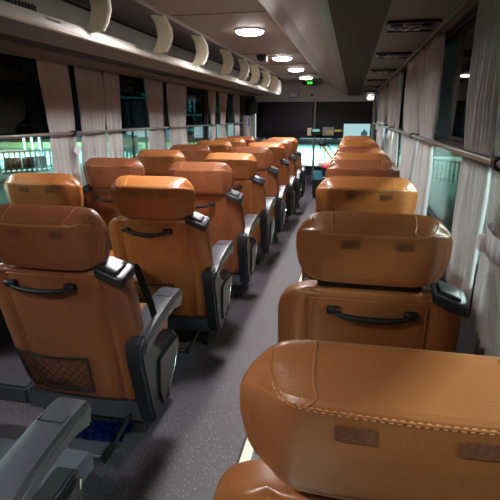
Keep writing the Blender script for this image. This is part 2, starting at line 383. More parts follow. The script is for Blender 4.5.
# ------------------------------------------------------------------ curtains
def curtain(x, y0, y1, label, z0=0.77, z1=1.80, pinch=None, group='pale window curtains', lean=0.0, amp=0.016, sgn=1, folds=None, taper=0.0):
    wd = y1 - y0; nf = folds or max(3, int(wd / 0.055)); ny = nf * 8; nz = 40
    bm = NB(); rows = []; ph = random.random() * 6
    for j in range(nz + 1):
        t = j / nz; z = z0 + (z1 - z0) * t
        row = []
        for i in range(ny + 1):
            s = i / ny
            k = 1.0; c = 0.5
            if pinch:
                zp, amt, c, sg = pinch; k = 1 - amt * math.exp(-((z - zp) / sg) ** 2)
            k *= 1 - taper * (1 - t)
            k *= 1 - 0.06 * math.exp(-((z - 1.31) / 0.05) ** 2)
            yy = y0 + wd * (c + (s - c) * k) + lean * (1 - t) + 0.006 * math.sin(ph + 9 * z + 5 * s)
            a = amp * (0.8 + 0.35 * math.sin(3.1 * s + ph) + .3 * math.sin(14 * s + 2 * ph))
            xx = a * math.sin(2 * math.pi * nf * (s + 0.010 * math.sin(4 * z + 7 * s + ph))) + 0.005 * math.sin(5 * z + ph + 9 * s)
            if abs(z - 1.31) < 0.16: xx *= 0.55 + 0.45 * abs(z - 1.31) / 0.16
            row.append(bm.verts.new((xx, yy - (y0 + y1) / 2, z - z0)))
        rows.append(row)
    for A, B in zip(rows, rows[1:]):
        for i in range(ny): bm.faces.new((A[i], A[i + 1], B[i + 1], B[i]))
    o = obj('curtain', bm, M['curtain']); o.location = (x, (y0 + y1) / 2, z0)
    for p in o.data.polygons: p.use_smooth = True
    md = o.modifiers.new('thickness', 'SOLIDIFY'); md.thickness = 0.002
    tag(o, label, 'curtain', group); return o
cl = -2.088
curtain(cl, 3.00, 3.36, 'pale pleated curtain hanging left of the nearest dark pillar gap, left windows', lean=.06)
curtain(cl, 3.45, 3.86, 'wide pale curtain just right of the thin dark gap on the left side')
curtain(cl, 3.88, 4.16, 'narrow pale curtain beside the left window with the bright teal view', lean=-.02)
curtain(cl, 4.72, 5.18, 'grey pleated curtain left of the second pillar on the left side', pinch=(1.31, .12, .9, .3))
curtain(cl, 5.33, 5.98, 'pale curtain right of the second left pillar, behind a brown headrest', pinch=(1.31, .10, .2, .3))
curtain(cl, 6.95, 7.35, 'slim pale curtain at the third left pillar, leaning back', pinch=(1.31, .4, .6, .3))
curtain(cl, 7.55, 8.05, 'slim pale curtain between the two farthest left windows', pinch=(1.31, .4, .2, .3))
curtain(cl, 8.55, 8.95, 'last thin curtain on the left side before the white pillar')
cr = 0.428
curtain(cr, 1.60, 1.97, 'large pale pleated curtain beside the second right seat', z0=0.772, z1=1.845, folds=9, lean=0.03, amp=.011)
curtain(cr, 1.10, 1.57, 'gathered pale curtain at the right edge, tied with a white band', z0=0.76, z1=1.845, pinch=(1.11, .62, .85, .17), folds=9)
curtain(cr, 2.80, 3.26, 'pale curtain right of the second right pillar gap', z1=1.845, z0=.80, lean=-.03)
curtain(cr, 3.36, 4.30, 'broad pale curtain left of the second right pillar gap', z1=1.845, z0=.80, taper=.15)
curtain(cr, 4.84, 5.19, 'thin pale curtain farther along the right windows', z1=1.845)
curtain(cr, 5.29, 6.40, 'broad pale curtain behind the fourth right headrest', z1=1.845, pinch=(1.22, .4, .3, .15))
curtain(cr, 6.99, 7.75, 'pale curtain tied back near the front right windows', z1=1.845, pinch=(1.27, .5, .4, .15))
curtain(cr, 8.1, 8.8, 'farthest curtain on the right side', z1=1.845, pinch=(1.27, .5, .6, .15))
def tieback(x, y, z, w_, d, label, h=.07):
    bm = NB(); pts = []
    for k in range(13):
        a = k / 12 * 2 * math.pi; pts.append((0.03 * math.cos(a) * d, w_ / 2 * math.sin(a), 0.012 * math.sin(a)))
    for k in range(12):
        a, b = pts[k], pts[k + 1]
        v = [bm.verts.new((a[0], a[1], a[2] - h / 2)), bm.verts.new((b[0], b[1], b[2] - h / 2)), bm.verts.new((b[0], b[1], b[2] + h / 2)), bm.verts.new((a[0], a[1], a[2] + h / 2))]
        bm.faces.new(v)
    add_box(bm, (-.035 * d, w_ / 2 - .01, -h / 2 - .01), (.0, w_ / 2 + .03, .005), 0.004)
    o = obj('curtain_tie', bm, M['paper']); o.location = (x, y, z)
    md = o.modifiers.new('thickness', 'SOLIDIFY'); md.thickness = 0.003
    tag(o, label, 'curtain tie', 'white curtain ties'); return o
tieback(cr - .01, 1.40, 1.085, .13, .8, 'white fabric band tying the curtain at the right edge')
tieback(cr, 5.72, 1.235, .30, 1, 'white tie around the curtain beyond the fourth right headrest', .10)
tieback(cr, 7.3, 1.29, .34, 1, 'white tie around the tied curtain near the front, right side', .13)
tieback(cr, 8.45, 1.29, .34, 1, 'farthest white curtain tie beside the black visor', .13)
bm = NB(); add_prism(bm, [(-.05, 0), (0, .055), (.05, .01), (.01, -.055)], 'x', -.006, .006, .002); o = obj('curtain_tie', bm, M['paper']); o.location = (-2.05, 3.31, 1.18)
tag(o, 'small white diamond shaped tie end on the nearest left curtain', 'curtain tie', 'white curtain ties')
bm = NB(); add_prism(bm, [(-.05, 0), (0, .07), (.05, .01), (.02, -.06)], 'x', -.006, .006, .002); o = obj('curtain_tie', bm, M['paper']); o.location = (-2.05, 5.2, 1.03)
tag(o, 'white tie end on the left curtain at the second pillar', 'curtain tie', 'white curtain ties')

# ------------------------------------------------------------------ seats
LEAN = 0.24
HW, HH, HD = 0.246, 0.117, 0.064
def head_fn(p):
    x, a, c = p
    wf = 1.0 - 0.085 * smoothstep(.35, 1, c) - 0.10 * max(0, -c) ** 1.5
    X = x * HW * wf
    z = 1.001 + c * HH
    z -= 0.036 * smoothstep(.45, 1, c) * smoothstep(.6, -1, a)         # top slopes down to the rear seam
    y = -0.012 + HD + a * HD * (1 - .30 * smoothstep(.72, 1, abs(x)))
    z -= 0.010 * smoothstep(.8, 1, abs(x)) * (c > 0)
    y -= 0.012 * (1 - x * x) * (a < 0) * (0.4 + .6 * (1 - abs(c)))      # soft bulge of the rear face
    y += 0.030 * smoothstep(.62, 1, abs(x)) * (a < 0) * -a              # rear face turns away at the ends
    y += LEAN * (1.118 - z) * 0.55 - .02
    return Vector((X, y, z))
HN = (6, 4, 6.5)
def head_path(keys, n=16):
    return [head_fn(sq(Vector([max(-1, min(1, v)) for v in p]), HN)) for p in tri_pts(keys, n)]
BW = [0.305]
def back_fn(p):
    x, a, c = p
    wf = 1.0 - 0.04 * max(0, -c) ** 2 - .015 * smoothstep(.8, 1, c)
    X = x * BW[0] * wf; z = 0.562 + c * 0.328
    z -= 0.022 * smoothstep(.6, 1, abs(x)) * (c > .5)
    y = 0.045 + (a + 1) * 0.055
    if a < 0: y += 0.012 * math.exp(-((abs(x) - .64) / .035) ** 2) + 0.020 * smoothstep(.75, 1, abs(x)) - .006 * (abs(x) < .62) * (1 - x * x)
    y += LEAN * (0.882 - z) - .02
    return Vector((X, y, z))
BN = (9, 7, 9)
def back_pt(x, c, off=0.0):
    p = back_fn(sq(Vector((x, -1, c)), BN)); p.y -= off; return p

def add_belt(r, g):
    if True:
        bm = NB()
        P = [Vector((g * .262, .10, .90)), Vector((g * .290, .125, .885)), Vector((g * .300, .15, .87)), Vector((g * .308, .19, .78)), Vector((g * .318, .22, .70)), Vector((g * .325, .25, .60))]
        P = tri_pts(P, 6); vs = []
        for q in P: vs.append((bm.verts.new(q + Vector((-.004, -.022, 0))), bm.verts.new(q + Vector((.004, .022, 0)))))
        for A, B in zip(vs, vs[1:]): bm.faces.new((A[0], A[1], B[1], B[0]))
        bmesh.ops.solidify(bm, geom=list(bm.faces), thickness=0.002)
        obj('seat_belt', bm, M['belt'], r)
def make_seat(hoff=0.0, noff=0.0, guide_side=1, arm=(0.245, 0.345), belt=True, arms=True, frame_x=(-.305, .305)):
    r = empty('coach_seat', (0, 0, 0))
    h = obj('headrest', rbox(head_fn, HN, 26), M['tan'], r)
    bm = NB()
    for s in (-1, 1):
        add_tube(bm, head_path([(s * .58, -1, .57), (s * .58, -1, .80), (s * .58, -.85, 1), (s * .58, -.3, 1), (s * .58, .5, 1)], 10), 0.0022, 5)
    main = [(-.93, .3, 1), (-.92, -.3, 1), (-.90, -.8, 1), (-.86, -.98, .93), (-.79, -1, .80), (-.69, -1, .66), (-.58, -1, .57), (-.3, -1, .54), (0, -1, .53), (.3, -1, .54), (.58, -1, .57), (.69, -1, .66), (.79, -1, .80), (.86, -.98, .93), (.90, -.8, 1), (.92, -.3, 1), (.93, .3, 1)]
    add_tube(bm, head_path(main, 8), 0.0019, 5)
    bot = [(-.97, -.9, .2), (-.97, -.92, -.3), (-.93, -.95, -.8), (-.8, -.97, -.97), (-.4, -.97, -.99), (.4, -.97, -.99), (.8, -.97, -.97), (.93, -.95, -.8), (.97, -.92, -.3), (.97, -.9, .2)]
    add_tube(bm, head_path(bot, 8), 0.0016, 5)
    obj('seam_piping', bm, M['piping'], h)
    # two rows of stitches along the main seam
    bm = NB()
    for dc in (-.045, .045):
        P = head_path([(x, a, min(1, c + dc)) for x, a, c in main[2:-2]], 26)
        acc = 0; i = 0
        while i < len(P) - 1:
            j = i; L = 0
            while j < len(P) - 1 and L < 0.0042: L += (P[j + 1] - P[j]).length; j += 1
            if j > i: add_tube(bm, [P[i] + Vector((0, -.0004, 0)), P[j] + Vector((0, -.0004, 0))], 0.0008, 4)
            L = 0
            while j < len(P) - 1 and L < 0.0038: L += (P[j + 1] - P[j]).length; j += 1
            if j <= i: break
            i = j
    obj('stitching', bm, M['stitch'], h)
    for xc in (-.068, .096):
        bm = NB(); t = bmesh.new(); q = []
        for j in range(3):
            q.append([bm.verts.new(head_fn(sq(Vector(((xc + (i / 6 - .5) * .056) / HW, -1, .37 - j * .11)), HN)) + Vector((0, -.0025, 0))) for i in range(7)])
        for A, B in zip(q, q[1:]):
            for i in range(6): bm.faces.new((A[i], A[i + 1], B[i + 1], B[i]))
        t.free()
        bmesh.ops.solidify(bm, geom=list(bm.faces), thickness=0.0025)
        obj('velcro_patch', bm, M['patch'], h)
    # gap between headrest and backrest
    bm = NB(); add_box(bm, (-.17, .04, .84), (.17, .115, .915), .01); obj('headrest_mount', bm, M['black'], r)
    b = obj('backrest', rbox(back_fn, BN, 26), M['tan'], r)
    bm = NB()
    for s in (-1, 1):
        for o_ in (0, .018):
            add_tube(bm, [back_pt(s * (.192 / BW[0] + o_), .93 - k * .0465, .0008) for k in range(40)], 0.0026, 5)
    add_tube(bm, [back_pt(-.63 + 1.26 * k / 20, .94, .0005) for k in range(21)], 0.0015, 5)
    obj('seam_piping', bm, M['piping'], b)
    # black pull handle: two lugs and a drooping grip
    bm = NB(); zc = 0.812; yb = back_pt(hoff / BW[0], (zc - .562) / .328).y
    for q in (-1, 1):
        merge(bm, rbox(lambda p: Vector((hoff + q * .125 + p.x * .024, yb - .008 + p.y * .020, zc + .004 + p.z * .014 - q * 0)), 4, 6))
    add_tube(bm, [(hoff + .118 * math.cos(a), yb - .020 - .006 * math.sin(a), zc + .002 - .019 * math.sin(a)) for a in [math.pi * k / 16 for k in range(17)]], 0.0085, 10, rfun=lambda t: .8 + .55 * math.sin(t * math.pi))
    obj('pull_handle', bm, M['black'], r)
    # belt guide on one shoulder
    g = guide_side
    gp = [(.02, .875), (.02, .915), (.045, .955), (.10, .962), (.15, .95), (.165, .93), (.165, .885)]
    xg = BW[0] - .055
    bm = rbox(lambda p: Vector((g * (xg + p.x * .058), .075 + p.y * .058, .874 + p.z * .020 - p.x * .022 + p.y * .012)), 9, 7)
    gd = obj('belt_guide', bm, M['guide'], r)
    bm = rbox(lambda p: Vector((g * (xg - .002 + p.x * .036), .066 + p.y * .034, .893 + p.z * .012 - p.x * .014 + p.y * .007)), 7, 6); obj('guide_cover', bm, M['guide'], gd)
    # net pocket
    bm = NB(); zt, zb = 0.475, 0.285
    def NPt(u, v): # u 0..1 across, v 0..1 down
        wdt = .35 - .05 * v; x = noff + (u - .5) * wdt + .02 * v
        z = zt + (zb - zt) * v - .012 * math.sin(u * math.pi) * (1 - v)
        p = back_pt(x / BW[0], (z - .562) / .328); p.y -= .010 + .022 * math.sin(math.pi * min(1, v * 1.1)) * math.sin(math.pi * u); return p
    nu, nv = 9, 5
    for k in range(-nv, nu + 1):
        for s in (1, -1):
            pts = []
            for j in range(nv * 2 + 1):
                v = j / (nv * 2); u = (k + s * j / 2) / nu if s > 0 else (k + nv - (j / 2)) / nu
                u2 = u + .012 * math.sin(9 * v + k)
                if 0 <= u <= 1: pts.append(NPt(max(0, min(1, u2)), v))
            if len(pts) > 1: add_tube(bm, pts, .0021, 4)
    obj('net_pocket', bm, M['net'], r)
    bm = NB()
    loop = [NPt(k / 10, 0) for k in range(11)] + [NPt(1, k / 5) for k in range(1, 6)] + [NPt(1 - k / 10, 1) for k in range(1, 11)] + [NPt(0, 1 - k / 5) for k in range(1, 5)]
    add_tube(bm, loop, .0042, 6, closed=True)
    obj('net_border', bm, M['net'], r)
    # cushion
    bm = rbox(lambda p: Vector((p.x * .215, .47 + p.y * .235, .40 + p.z * .075 + .02 * p.y + (.012 * p.x * p.x if p.z > 0 else 0))), (7, 6, 5), 12); obj('seat_cushion', bm, M['tan'], r)
    # base
    bm = NB()
    add_box(bm, (*frame_x[:1], .19, .135), (frame_x[1], .30, .235), .012); add_box(bm, (-.25, .25, .25), (.25, .66, .325), .012); obj('seat_frame', bm, M['bar'], r)
    bm = NB()
    for x in (-.20, .20):
        bm = NB(); add_prism(bm, [(.30, .0), (.62, .0), (.55, .26), (.34, .26)], 'x', x - .02, x + .02, .006); obj('pedestal_leg', bm, M['black'], r)
    bm = NB(); add_box(bm, (-.25, .22, .06), (.25, .245, .135), .004); obj('kick_panel', bm, M['rackdark'], r)
    # footrest for the passenger behind
    f_ = NB(); add_box(f_, (-.03, -.045, .112), (.195, .045, .142), .012, seg=3); fr = obj('footrest', f_, M['bar'], r)
    f_ = NB(); add_box(f_, (.195, -.048, .105), (.208, .048, .148), .006); add_tube(f_, [(.20, .03, .125), (.205, .14, .16), (.21, .26, .19)], .008, 8); obj('footrest_arm', f_, M['black'], fr)
    f_ = NB(); add_tube(f_, [(-.02, .03, .125), (-.02, .14, .16), (-.02, .26, .19)], .008, 8); obj('footrest_arm', f_, M['black'], fr)
    if arms:
        a0, a1 = arm; xm = (a0 + a1) / 2; hw = abs(a1 - a0) / 2; s = 1 if xm > 0 else -1
        # arm pad: an arched beam with a plateau at the tip
        sec = [(.11, .575, .515), (.17, .605, .53), (.23, .626, .548), (.30, .640, .565), (.37, .650, .575), (.42, .656, .580), (.47, .657, .575), (.510, .655, .565), (.522, .640, .575)]
        bm = NB(); rings = []
        for y, zt_, zb_ in [(q.x, q.y, q.z) for q in tri_pts([Vector(q) for q in sec], 4)]:
            ring = []; h2 = (zt_ - zb_) / 2; cz = (zt_ + zb_) / 2
            for k in range(20):
                a = 2 * math.pi * (k + .5) / 20; ca, sa = math.cos(a), math.sin(a)
                q = (abs(ca) ** 10 + abs(sa) ** 10) ** (1 / 10)
                ring.append(bm.verts.new((xm + ca / q * hw * (.92 if sa < 0 else 1), y, cz + sa / q * h2)))
            rings.append(ring)
        for A, B in zip(rings, rings[1:]):
            for k in range(20): bm.faces.new((A[k], A[(k + 1) % 20], B[(k + 1) % 20], B[k]))
        bm.faces.new(rings[0][::-1]); bm.faces.new(rings[-1])
        ar = obj('armrest', bm, M['grey'], r)
        bm = NB()
        P = [(xm - hw * .75, .40, .6555), (xm + hw * .75, .40, .6555), (xm + hw * .75, .495, .653), (xm - hw * .75, .495, .653)]
        add_tube(bm, P, .0016, 5, closed=True)
        add_tube(bm, [(xm + s * (hw + .0005), y, z) for y, z in ((.15, .57), (.25, .60), (.34, .615), (.40, .622), (.44, .632), (.50, .630))], .0018, 5)
        obj('armrest_groove', bm, M['black'], ar)
        # side shield under the arm, tapering to the floor
        pr = [(.072, .53), (.082, .575), (.12, .595), (.165, .58), (.20, .52), (.27, .475), (.36, .47), (.43, .48), (.455, .455), (.44, .39), (.38, .30), (.30, .22), (.22, .165), (.165, .17), (.13, .27), (.10, .40), (.08, .47)]
        bm = NB(); add_prism(bm, pr, 'x', xm - hw * .62, xm + hw * .86 , .012, 3) if s > 0 else add_prism(bm, pr, 'x', xm - hw * .86, xm + hw * .62, .012, 3)
        sp = obj('side_panel', bm, M['dgrey'], r)
        bm = NB()
        for q in (-.02, .02): add_lathe(bm, [(.0055, 0), (.0055, -.003), (.002, -.003)], (xm + q + s * .006, .078, .53), 10, 'y')
        obj('screw_cap', bm, M['black'], sp)
        pr2 = [(.215, .44), (.28, .45), (.36, .45), (.425, .455), (.42, .41), (.37, .33), (.30, .26), (.235, .22), (.205, .30)]
        xo = xm + s * hw * .86
        bm = NB(); add_prism(bm, pr2, 'x', xo, xo + s * .012, .004); obj('side_pad', bm, M['black'], sp)
        bm = NB(); add_tube(bm, [(xo + s * .012, y, z) for y, z in [(.205, .30), (.235, .22), (.30, .26), (.37, .33), (.42, .41), (.425, .455)]], .0032, 6); obj('chrome_edge', bm, M['chrome'], sp)
    return r
protoA = make_seat(-.035, -.10, 1, belt=False, frame_x=(-.305, .305))                                         # left aisle
BW[0] = .312
protoR = make_seat(.015, 0.0, 1, arm=(-.30, -.21), belt=False)
BW[0] = .305          # right side
protoW = make_seat(-.03, 0.0, -1, belt=False, frame_x=(-.24, .24), arm=(-.33, -.25))                             # left window
def recolor(seat, m):
    for ch in seat.children:
        if ch.name.split('.')[0] in ('headrest', 'backrest', 'seat_cushion'):
            ch.material_slots[0].link = 'OBJECT'; ch.material_slots[0].material = m
used = set()
def seat(proto, x, y, label, group, m=None, dz=0):
    x += 0
    s = proto if proto.name not in used else copy_tree(proto)
    used.add(proto.name); used.add(s.name)
    s.location = (x, y, dz)
    tag(s, label, 'seat', group)
    if m: recolor(s, M[m])
    return s
AX, WX, RX = -1.058, -1.735, 0.083
GA, GW, GR = 'seats in the left column by the gangway', 'seats in the left column by the windows', 'seats in the single right column'
RA = [('brown', 1.45, 'large reddish-brown seat at the left edge with a full net pocket and hanging seat belt'),
      ('tan', 0.57, 'seat at the lower left corner of which only the grey armrest shows'),
      ('gold', 2.36, 'golden tan gangway seat on the left, directly ahead of the big reddish-brown one'),
      ('brown', 3.22, 'reddish-brown gangway seat on the left, its handle end showing beside the golden headrest'),
      ('tan', 4.12, 'orange tan gangway seat on the left, its long headrest just past the reddish-brown one'),
      ('brown', 4.98, 'dark reddish-brown gangway seat on the left, midway along the column'),
      ('gold', 5.90, 'golden gangway seat on the left, three from the front of its column'),
      ('brown', 6.72, 'brown gangway seat on the left, next to the front one'),
      ('tan', 7.42, 'front gangway seat on the left, nearest the dark screen')]
for k, (m, y, l) in enumerate(RA):
    q = seat(protoA, AX - (.03 if k == 0 else 0), y, l, GA, m)
    if k == 1:                      # this one is reclined
        c0 = Vector((0, .30, .40)); rm = Matrix.Translation(c0) @ Matrix.Rotation(math.radians(17), 4, 'X') @ Matrix.Translation(-c0)
        for ch in q.children:
            if ch.name.split('.')[0] in ('headrest', 'backrest', 'headrest_mount', 'pull_handle', 'belt_guide', 'net_pocket', 'net_border'): ch.matrix_basis = rm @ ch.matrix_basis
    if k == 1:
        for ch in q.children:
            if ch.name.startswith(('armrest', 'side_panel')): ch.location.z = -.025
            if ch.name.startswith('seat_cushion'): ch.scale.y = .34; ch.location.y = .14
    if k == 0: belted = q
RW = [('gold', 2.36, 'golden tan window seat on the left with its rounded headrest end at the left edge'),
      ('brown', 3.22, 'brown window seat on the left in front of the wide pale curtain'),
      ('tan', 4.12, 'orange tan window seat on the left below the bright teal window'),
      ('brown', 4.98, 'brown window seat on the left under the second pillar curtains'),
      ('gold', 5.90, 'golden window seat on the left beneath the window with the lit sign'),
      ('tan', 6.72, 'small orange window seat on the left, two from the front'),
      ('brown', 7.42, 'front window seat on the left, only its headrest top showing')]
for m, y, l in RW: seat(protoW, WX, y, l, GW, m, 0.018 if y > 3 else 0)
RR = [('tan', 0.585, 'very large tan seat in the right foreground with stitched headrest and cloth patches'),
      ('tan', 1.47, 'tan seat on the right with a black pull handle, directly ahead of the foreground seat'),
      ('gold', 2.33, 'golden tan seat on the right beside the gathered pale curtains'),
      ('brown', 3.27, 'brown seat on the right just ahead of the golden one'),
      ('tan', 3.92, 'orange tan seat on the right, middle of the column'),
      ('brown', 4.72, 'brownish seat on the right, four from the front'),
      ('gold', 5.75, 'golden seat on the right, three from the front'),
      ('tan', 6.62, 'small tan seat on the right, next to the front one'),
      ('tan', 7.55, 'front seat of the right column below the black visor')]
for k, (m, y, l) in enumerate(RR):
    q = seat(protoR, RX + (.012 if k == 0 else 0), y, l, GR, m, (-.046, -.014)[k] if k < 2 else 0)
    if k == 0:
        for ch in q.children:
            if ch.name.split('.')[0] in ('headrest', 'headrest_mount'): ch.location.z += .028; ch.location.y += .01

add_belt(belted, 1)
bm = NB(); add_box(bm, (-.97, .20, .14), (-.31, .29, .23), .012); obj('bench_frame', bm, M['bar'], belted)
# blue plastic film under the first left seat
bm = NB(); nx, ny = 14, 10; g = []
for i in range(nx + 1):
    g.append([bm.verts.new(((i / nx - .5) * .26, (j / ny - .5) * .13, .02 + .05 * abs(math.sin(i * 1.3 + j * .7)) * random.uniform(.4, 1) + .03 * (i / nx))) for j in range(ny + 1)])
for i in range(nx):
    for j in range(ny): bm.faces.new((g[i][j], g[i + 1][j], g[i + 1][j + 1], g[i][j + 1]))
bmesh.ops.solidify(bm, geom=list(bm.faces), thickness=0.002)
o = obj('plastic_bag', bm, M['blue'], smooth=False); o.location = (-1.0, 1.585, 0.085); o.scale.z = .5; tag(o, 'crumpled blue plastic film under the big reddish-brown seat', 'plastic bag')
# crumpled paper in the second net
bm = NB(); bmesh.ops.create_icosphere(bm, subdivisions=3, radius=.032)
for v in bm.verts: v.co *= 1 + random.uniform(-.16, .16)
o = obj('crumpled_paper', bm, M['paper'], smooth=False); o.location = (-1.195, 2.44, 0.535); tag(o, 'crumpled white paper stuffed in the net of the golden gangway seat', 'paper')

# ------------------------------------------------------------------ front of the coach
# bulkhead band
bm = NB(); add_box(bm, (XL, Y1, 1.735), (XR, Y1 + .08, ZC)); struct(obj('wall_front', bm, M['bulk'], smooth=False))
vz = empty('front_visor', (-.8, Y1 + .02, .975)); tag(vz, 'wide black visor panel across the front with a lower notch at right', 'visor')
bm = NB(); add_box(bm, (-1.30, 0, 0), (.62, .03, .76)); add_box(bm, (.62, 0, .305), (1.24, .03, .76)); obj('visor_panel', bm, M['visor'], vz, False)
bm = NB(); add_box(bm, (-1.16, -.03, .15), (-.07, 0, .745), .006); obj('visor_screen', bm, M['screen'], vz)
bm = NB(); add_box(bm, (-1.30, -.012, .755), (1.24, .03, .765)); obj('visor_rail', bm, M['dgrey'], vz, False)
simple_box('wall_nose', (XL - .06, 12.06, 0), (XR + .06, 12.16, .21), M['bulk'])
for q, (xa, xb) in enumerate(((XL - .06, XL), (XR, XR + .06))): simple_box('wall_cab_' + ('left', 'right')[q], (xa, Y1, 0), (xb, 12.16, .75), M['bulk'])
# pillars beside the windscreen
bm = NB(); add_box(bm, (.40, 10.45, 0), (.45, 10.62, 1.86), .01); add_box(bm, (XL, 9.35, .9), (XL + .09, 9.72, 1.44), .02); add_box(bm, (XL, 10.0, .9), (XL + .08, 10.2, 1.5), .02)
struct(obj('trim_6', bm, M['palepillar']))
bm = NB(); add_box(bm, (0, -.05, -.09), (.006, .05, .09), .002); o = obj('sticker', bm, M['purple']); o.location = (XL + .09, 9.52, 1.33); tag(o, 'small blue sticker on the white pillar at the front left', 'sticker')
# domed speaker cover upper front left
bm = rbox(lambda p: Vector((p.x * .14, p.y * .16, p.z * .16)), 3, 8); o = obj('speaker_cover', bm, M['guide']); o.location = (-2.05, 9.75, 1.62); tag(o, 'rounded dark speaker cover at the front end of the left windows', 'speaker')
# notice on the bulkhead
e = empty('notice_sign', (-1.255, Y1 - .004, 1.885)); tag(e, 'small white notice with a blue border and red line on the front bulkhead', 'sign')
bm = NB(); add_box(bm, (-.11, -.006, -.065), (.11, .004, .065), .003); obj('sign_border', bm, M['purple'], e)
bm = NB(); add_box(bm, (-.10, -.009, -.050), (.10, -.005, .058)); obj('sign_face', bm, M['paper'], e, False)
bm = NB()
for k in range(6): add_box(bm, (-.085 + k * .026, -.011, .022), (-.068 + k * .026, -.009, .040))
obj('sign_text', bm, M['red'], e, False)
bm = NB(); add_lathe(bm, [(.014, -.009), (.014, -.0115), (.002, -.0115)], (.07, 0, .005), 12, 'y'); add_box(bm, (.056, -.0115, -.04), (.084, -.009, -.010)); obj('sign_pictogram', bm, M['black'], e, False)
bm = NB(); add_lathe(bm, [(.024, 0), (.022, -.02), (.01, -.03)], seg=14, axis='y'); o = obj('sensor_button', bm, M['black']); o.location = (-.882, Y1, 1.872); tag(o, 'small black sensor on the bulkhead above the steel pole', 'sensor')
# green display pod on the ceiling
e = empty('display_pod', (-.88, 10.05, ZC)); tag(e, 'black oval display pod with green lit figures on the front ceiling', 'display')
bm = rbox(lambda p: Vector((p.x * .17, p.y * .07, p.z * .040 - .03)), 2.4, 8); obj('pod_body', bm, M['black'], e)
bm = NB()
def seg7(bm, ch, x, z, w_, h_, yq):
    S = {'a': ((0, h_), (w_, h_)), 'b': ((w_, h_ / 2), (w_, h_)), 'c': ((w_, 0), (w_, h_ / 2)), 'd': ((0, 0), (w_, 0)), 'e': ((0, 0), (0, h_ / 2)), 'f': ((0, h_ / 2), (0, h_)), 'g': ((0, h_ / 2), (w_, h_ / 2))}
    for k in {'2': 'abged', '8': 'abcdefg', '0': 'abcdef', '5': 'afgcd'}[ch]:
        (ax, az), (bx, bz) = S[k]; add_box(bm, (x + ax - .004, yq - .003, z + az - .004), (x + bx + .004, yq, z + bz + .004))
seg7(bm, '8', -.045, -.052, .03, .036, -.072); seg7(bm, '8', .012, -.052, .03, .036, -.072)
obj('pod_digits', bm, M['green'], e, False)
bm = NB(); add_lathe(bm, [(.05, 0), (.05, -.02), (.042, -.045), (.02, -.06)], seg=20); o = obj('dome_camera', bm, M['black']); o.location = (-.89, 10.4, ZC); tag(o, 'tiny black dome camera behind the green display pod', 'camera', 'dome cameras on the ceiling')
e = empty('dome_camera', (-1.065, 5.70, ZC)); tag(e, 'black dome camera on the ceiling left of the second lamp', 'camera', 'dome cameras on the ceiling')
bm = NB(); add_lathe(bm, [(.062, 0), (.062, -.025), (.050, -.055), (.025, -.072)], seg=22); obj('camera_dome', bm, M['black'], e)
bm = NB(); add_lathe(bm, [(.022, -.02), (.022, -.075), (.01, -.085)], (.045, -.01, 0), 14); obj('camera_lens', bm, M['steel'], e)
# steel pole with ticket machine
e = empty('grab_pole', (-.80, 10.5, 0)); tag(e, 'bright steel floor to ceiling pole at the front of the gangway', 'pole')
bm = NB(); add_tube(bm, [(0, 0, .0), (0, 0, 1.745)], .026, 14); obj('pole_tube', bm, M['steel'], e)
bm = NB(); add_lathe(bm, [(.05, 0), (.05, .012), (.026, .03)], seg=18); obj('floor_flange', bm, M['dgrey'], e)
e = empty('fare_machine', (-.80, 10.42, 1.03)); tag(e, 'fare machine on the steel pole with pale bracket and oval teal screen', 'ticket machine')
bm = rbox(lambda p: Vector((-.085 + p.x * .055, p.y * .05, .085 + p.z * .085)), 6, 6); obj('machine_bracket', bm, M['beige'], e)
bm = rbox(lambda p: Vector((.045 + p.x * .105, -.02 + p.y * .04, .085 + p.z * .075)), 5, 6); obj('machine_body', bm, M['black'], e)
bm = rbox(lambda p: Vector((.045 + p.x * .085, -.058 + p.y * .008, .115 + p.z * .030)), 2.5, 6); obj('machine_screen', bm, mat('teal_screen', (120, 190, 180), .3, emit=(120, 200, 190), es=.5), e)
# yellow and white notices on the visor
e = empty('price_notice', (-.5, Y1 - .012, 1.035)); tag(e, 'pale framed notice with a yellow centre on the black visor', 'sign')
bm = NB(); add_box(bm, (-.125, -.004, 0), (.115, .010, .175), .004); obj('notice_frame', bm, mat('mauve_card', (170, 160, 172), .6), e)
bm = NB(); add_box(bm, (-.04, -.008, .025), (.10, -.004, .11)); obj('notice_card', bm, M['yellow'], e, False)
bm = NB()
for k in range(5): add_box(bm, (-.03 + k * .025, -.010, .06), (-.015 + k * .025, -.008, .085))
obj('notice_marks', bm, M['bulk'], e, False)
bm = NB(); add_box(bm, (0, -.004, -.025), (.155, .010, .025), .003); o = obj('yellow_tag', bm, M['yellow']); o.location = (-.375, Y1 - .012, 1.135); tag(o, 'narrow yellow strip label right of the framed notice', 'label')
e = empty('spot_lamp', (.33, Y1 - .01, 1.80)); tag(e, 'tiny lit spot lamp at the top right of the front bulkhead', 'spot lamp')
bm = NB(); add_lathe(bm, [(.055, .01), (.055, -.02), (.04, -.03)], seg=18, axis='y', sx=1.3, sy=.7); obj('spot_body', bm, M['white'], e)
bm = NB(); add_lathe(bm, [(.045, -.028), (.03, -.036)], seg=18, axis='y', sx=1.3, sy=.7); obj('spot_glass', bm, M['glow'], e)
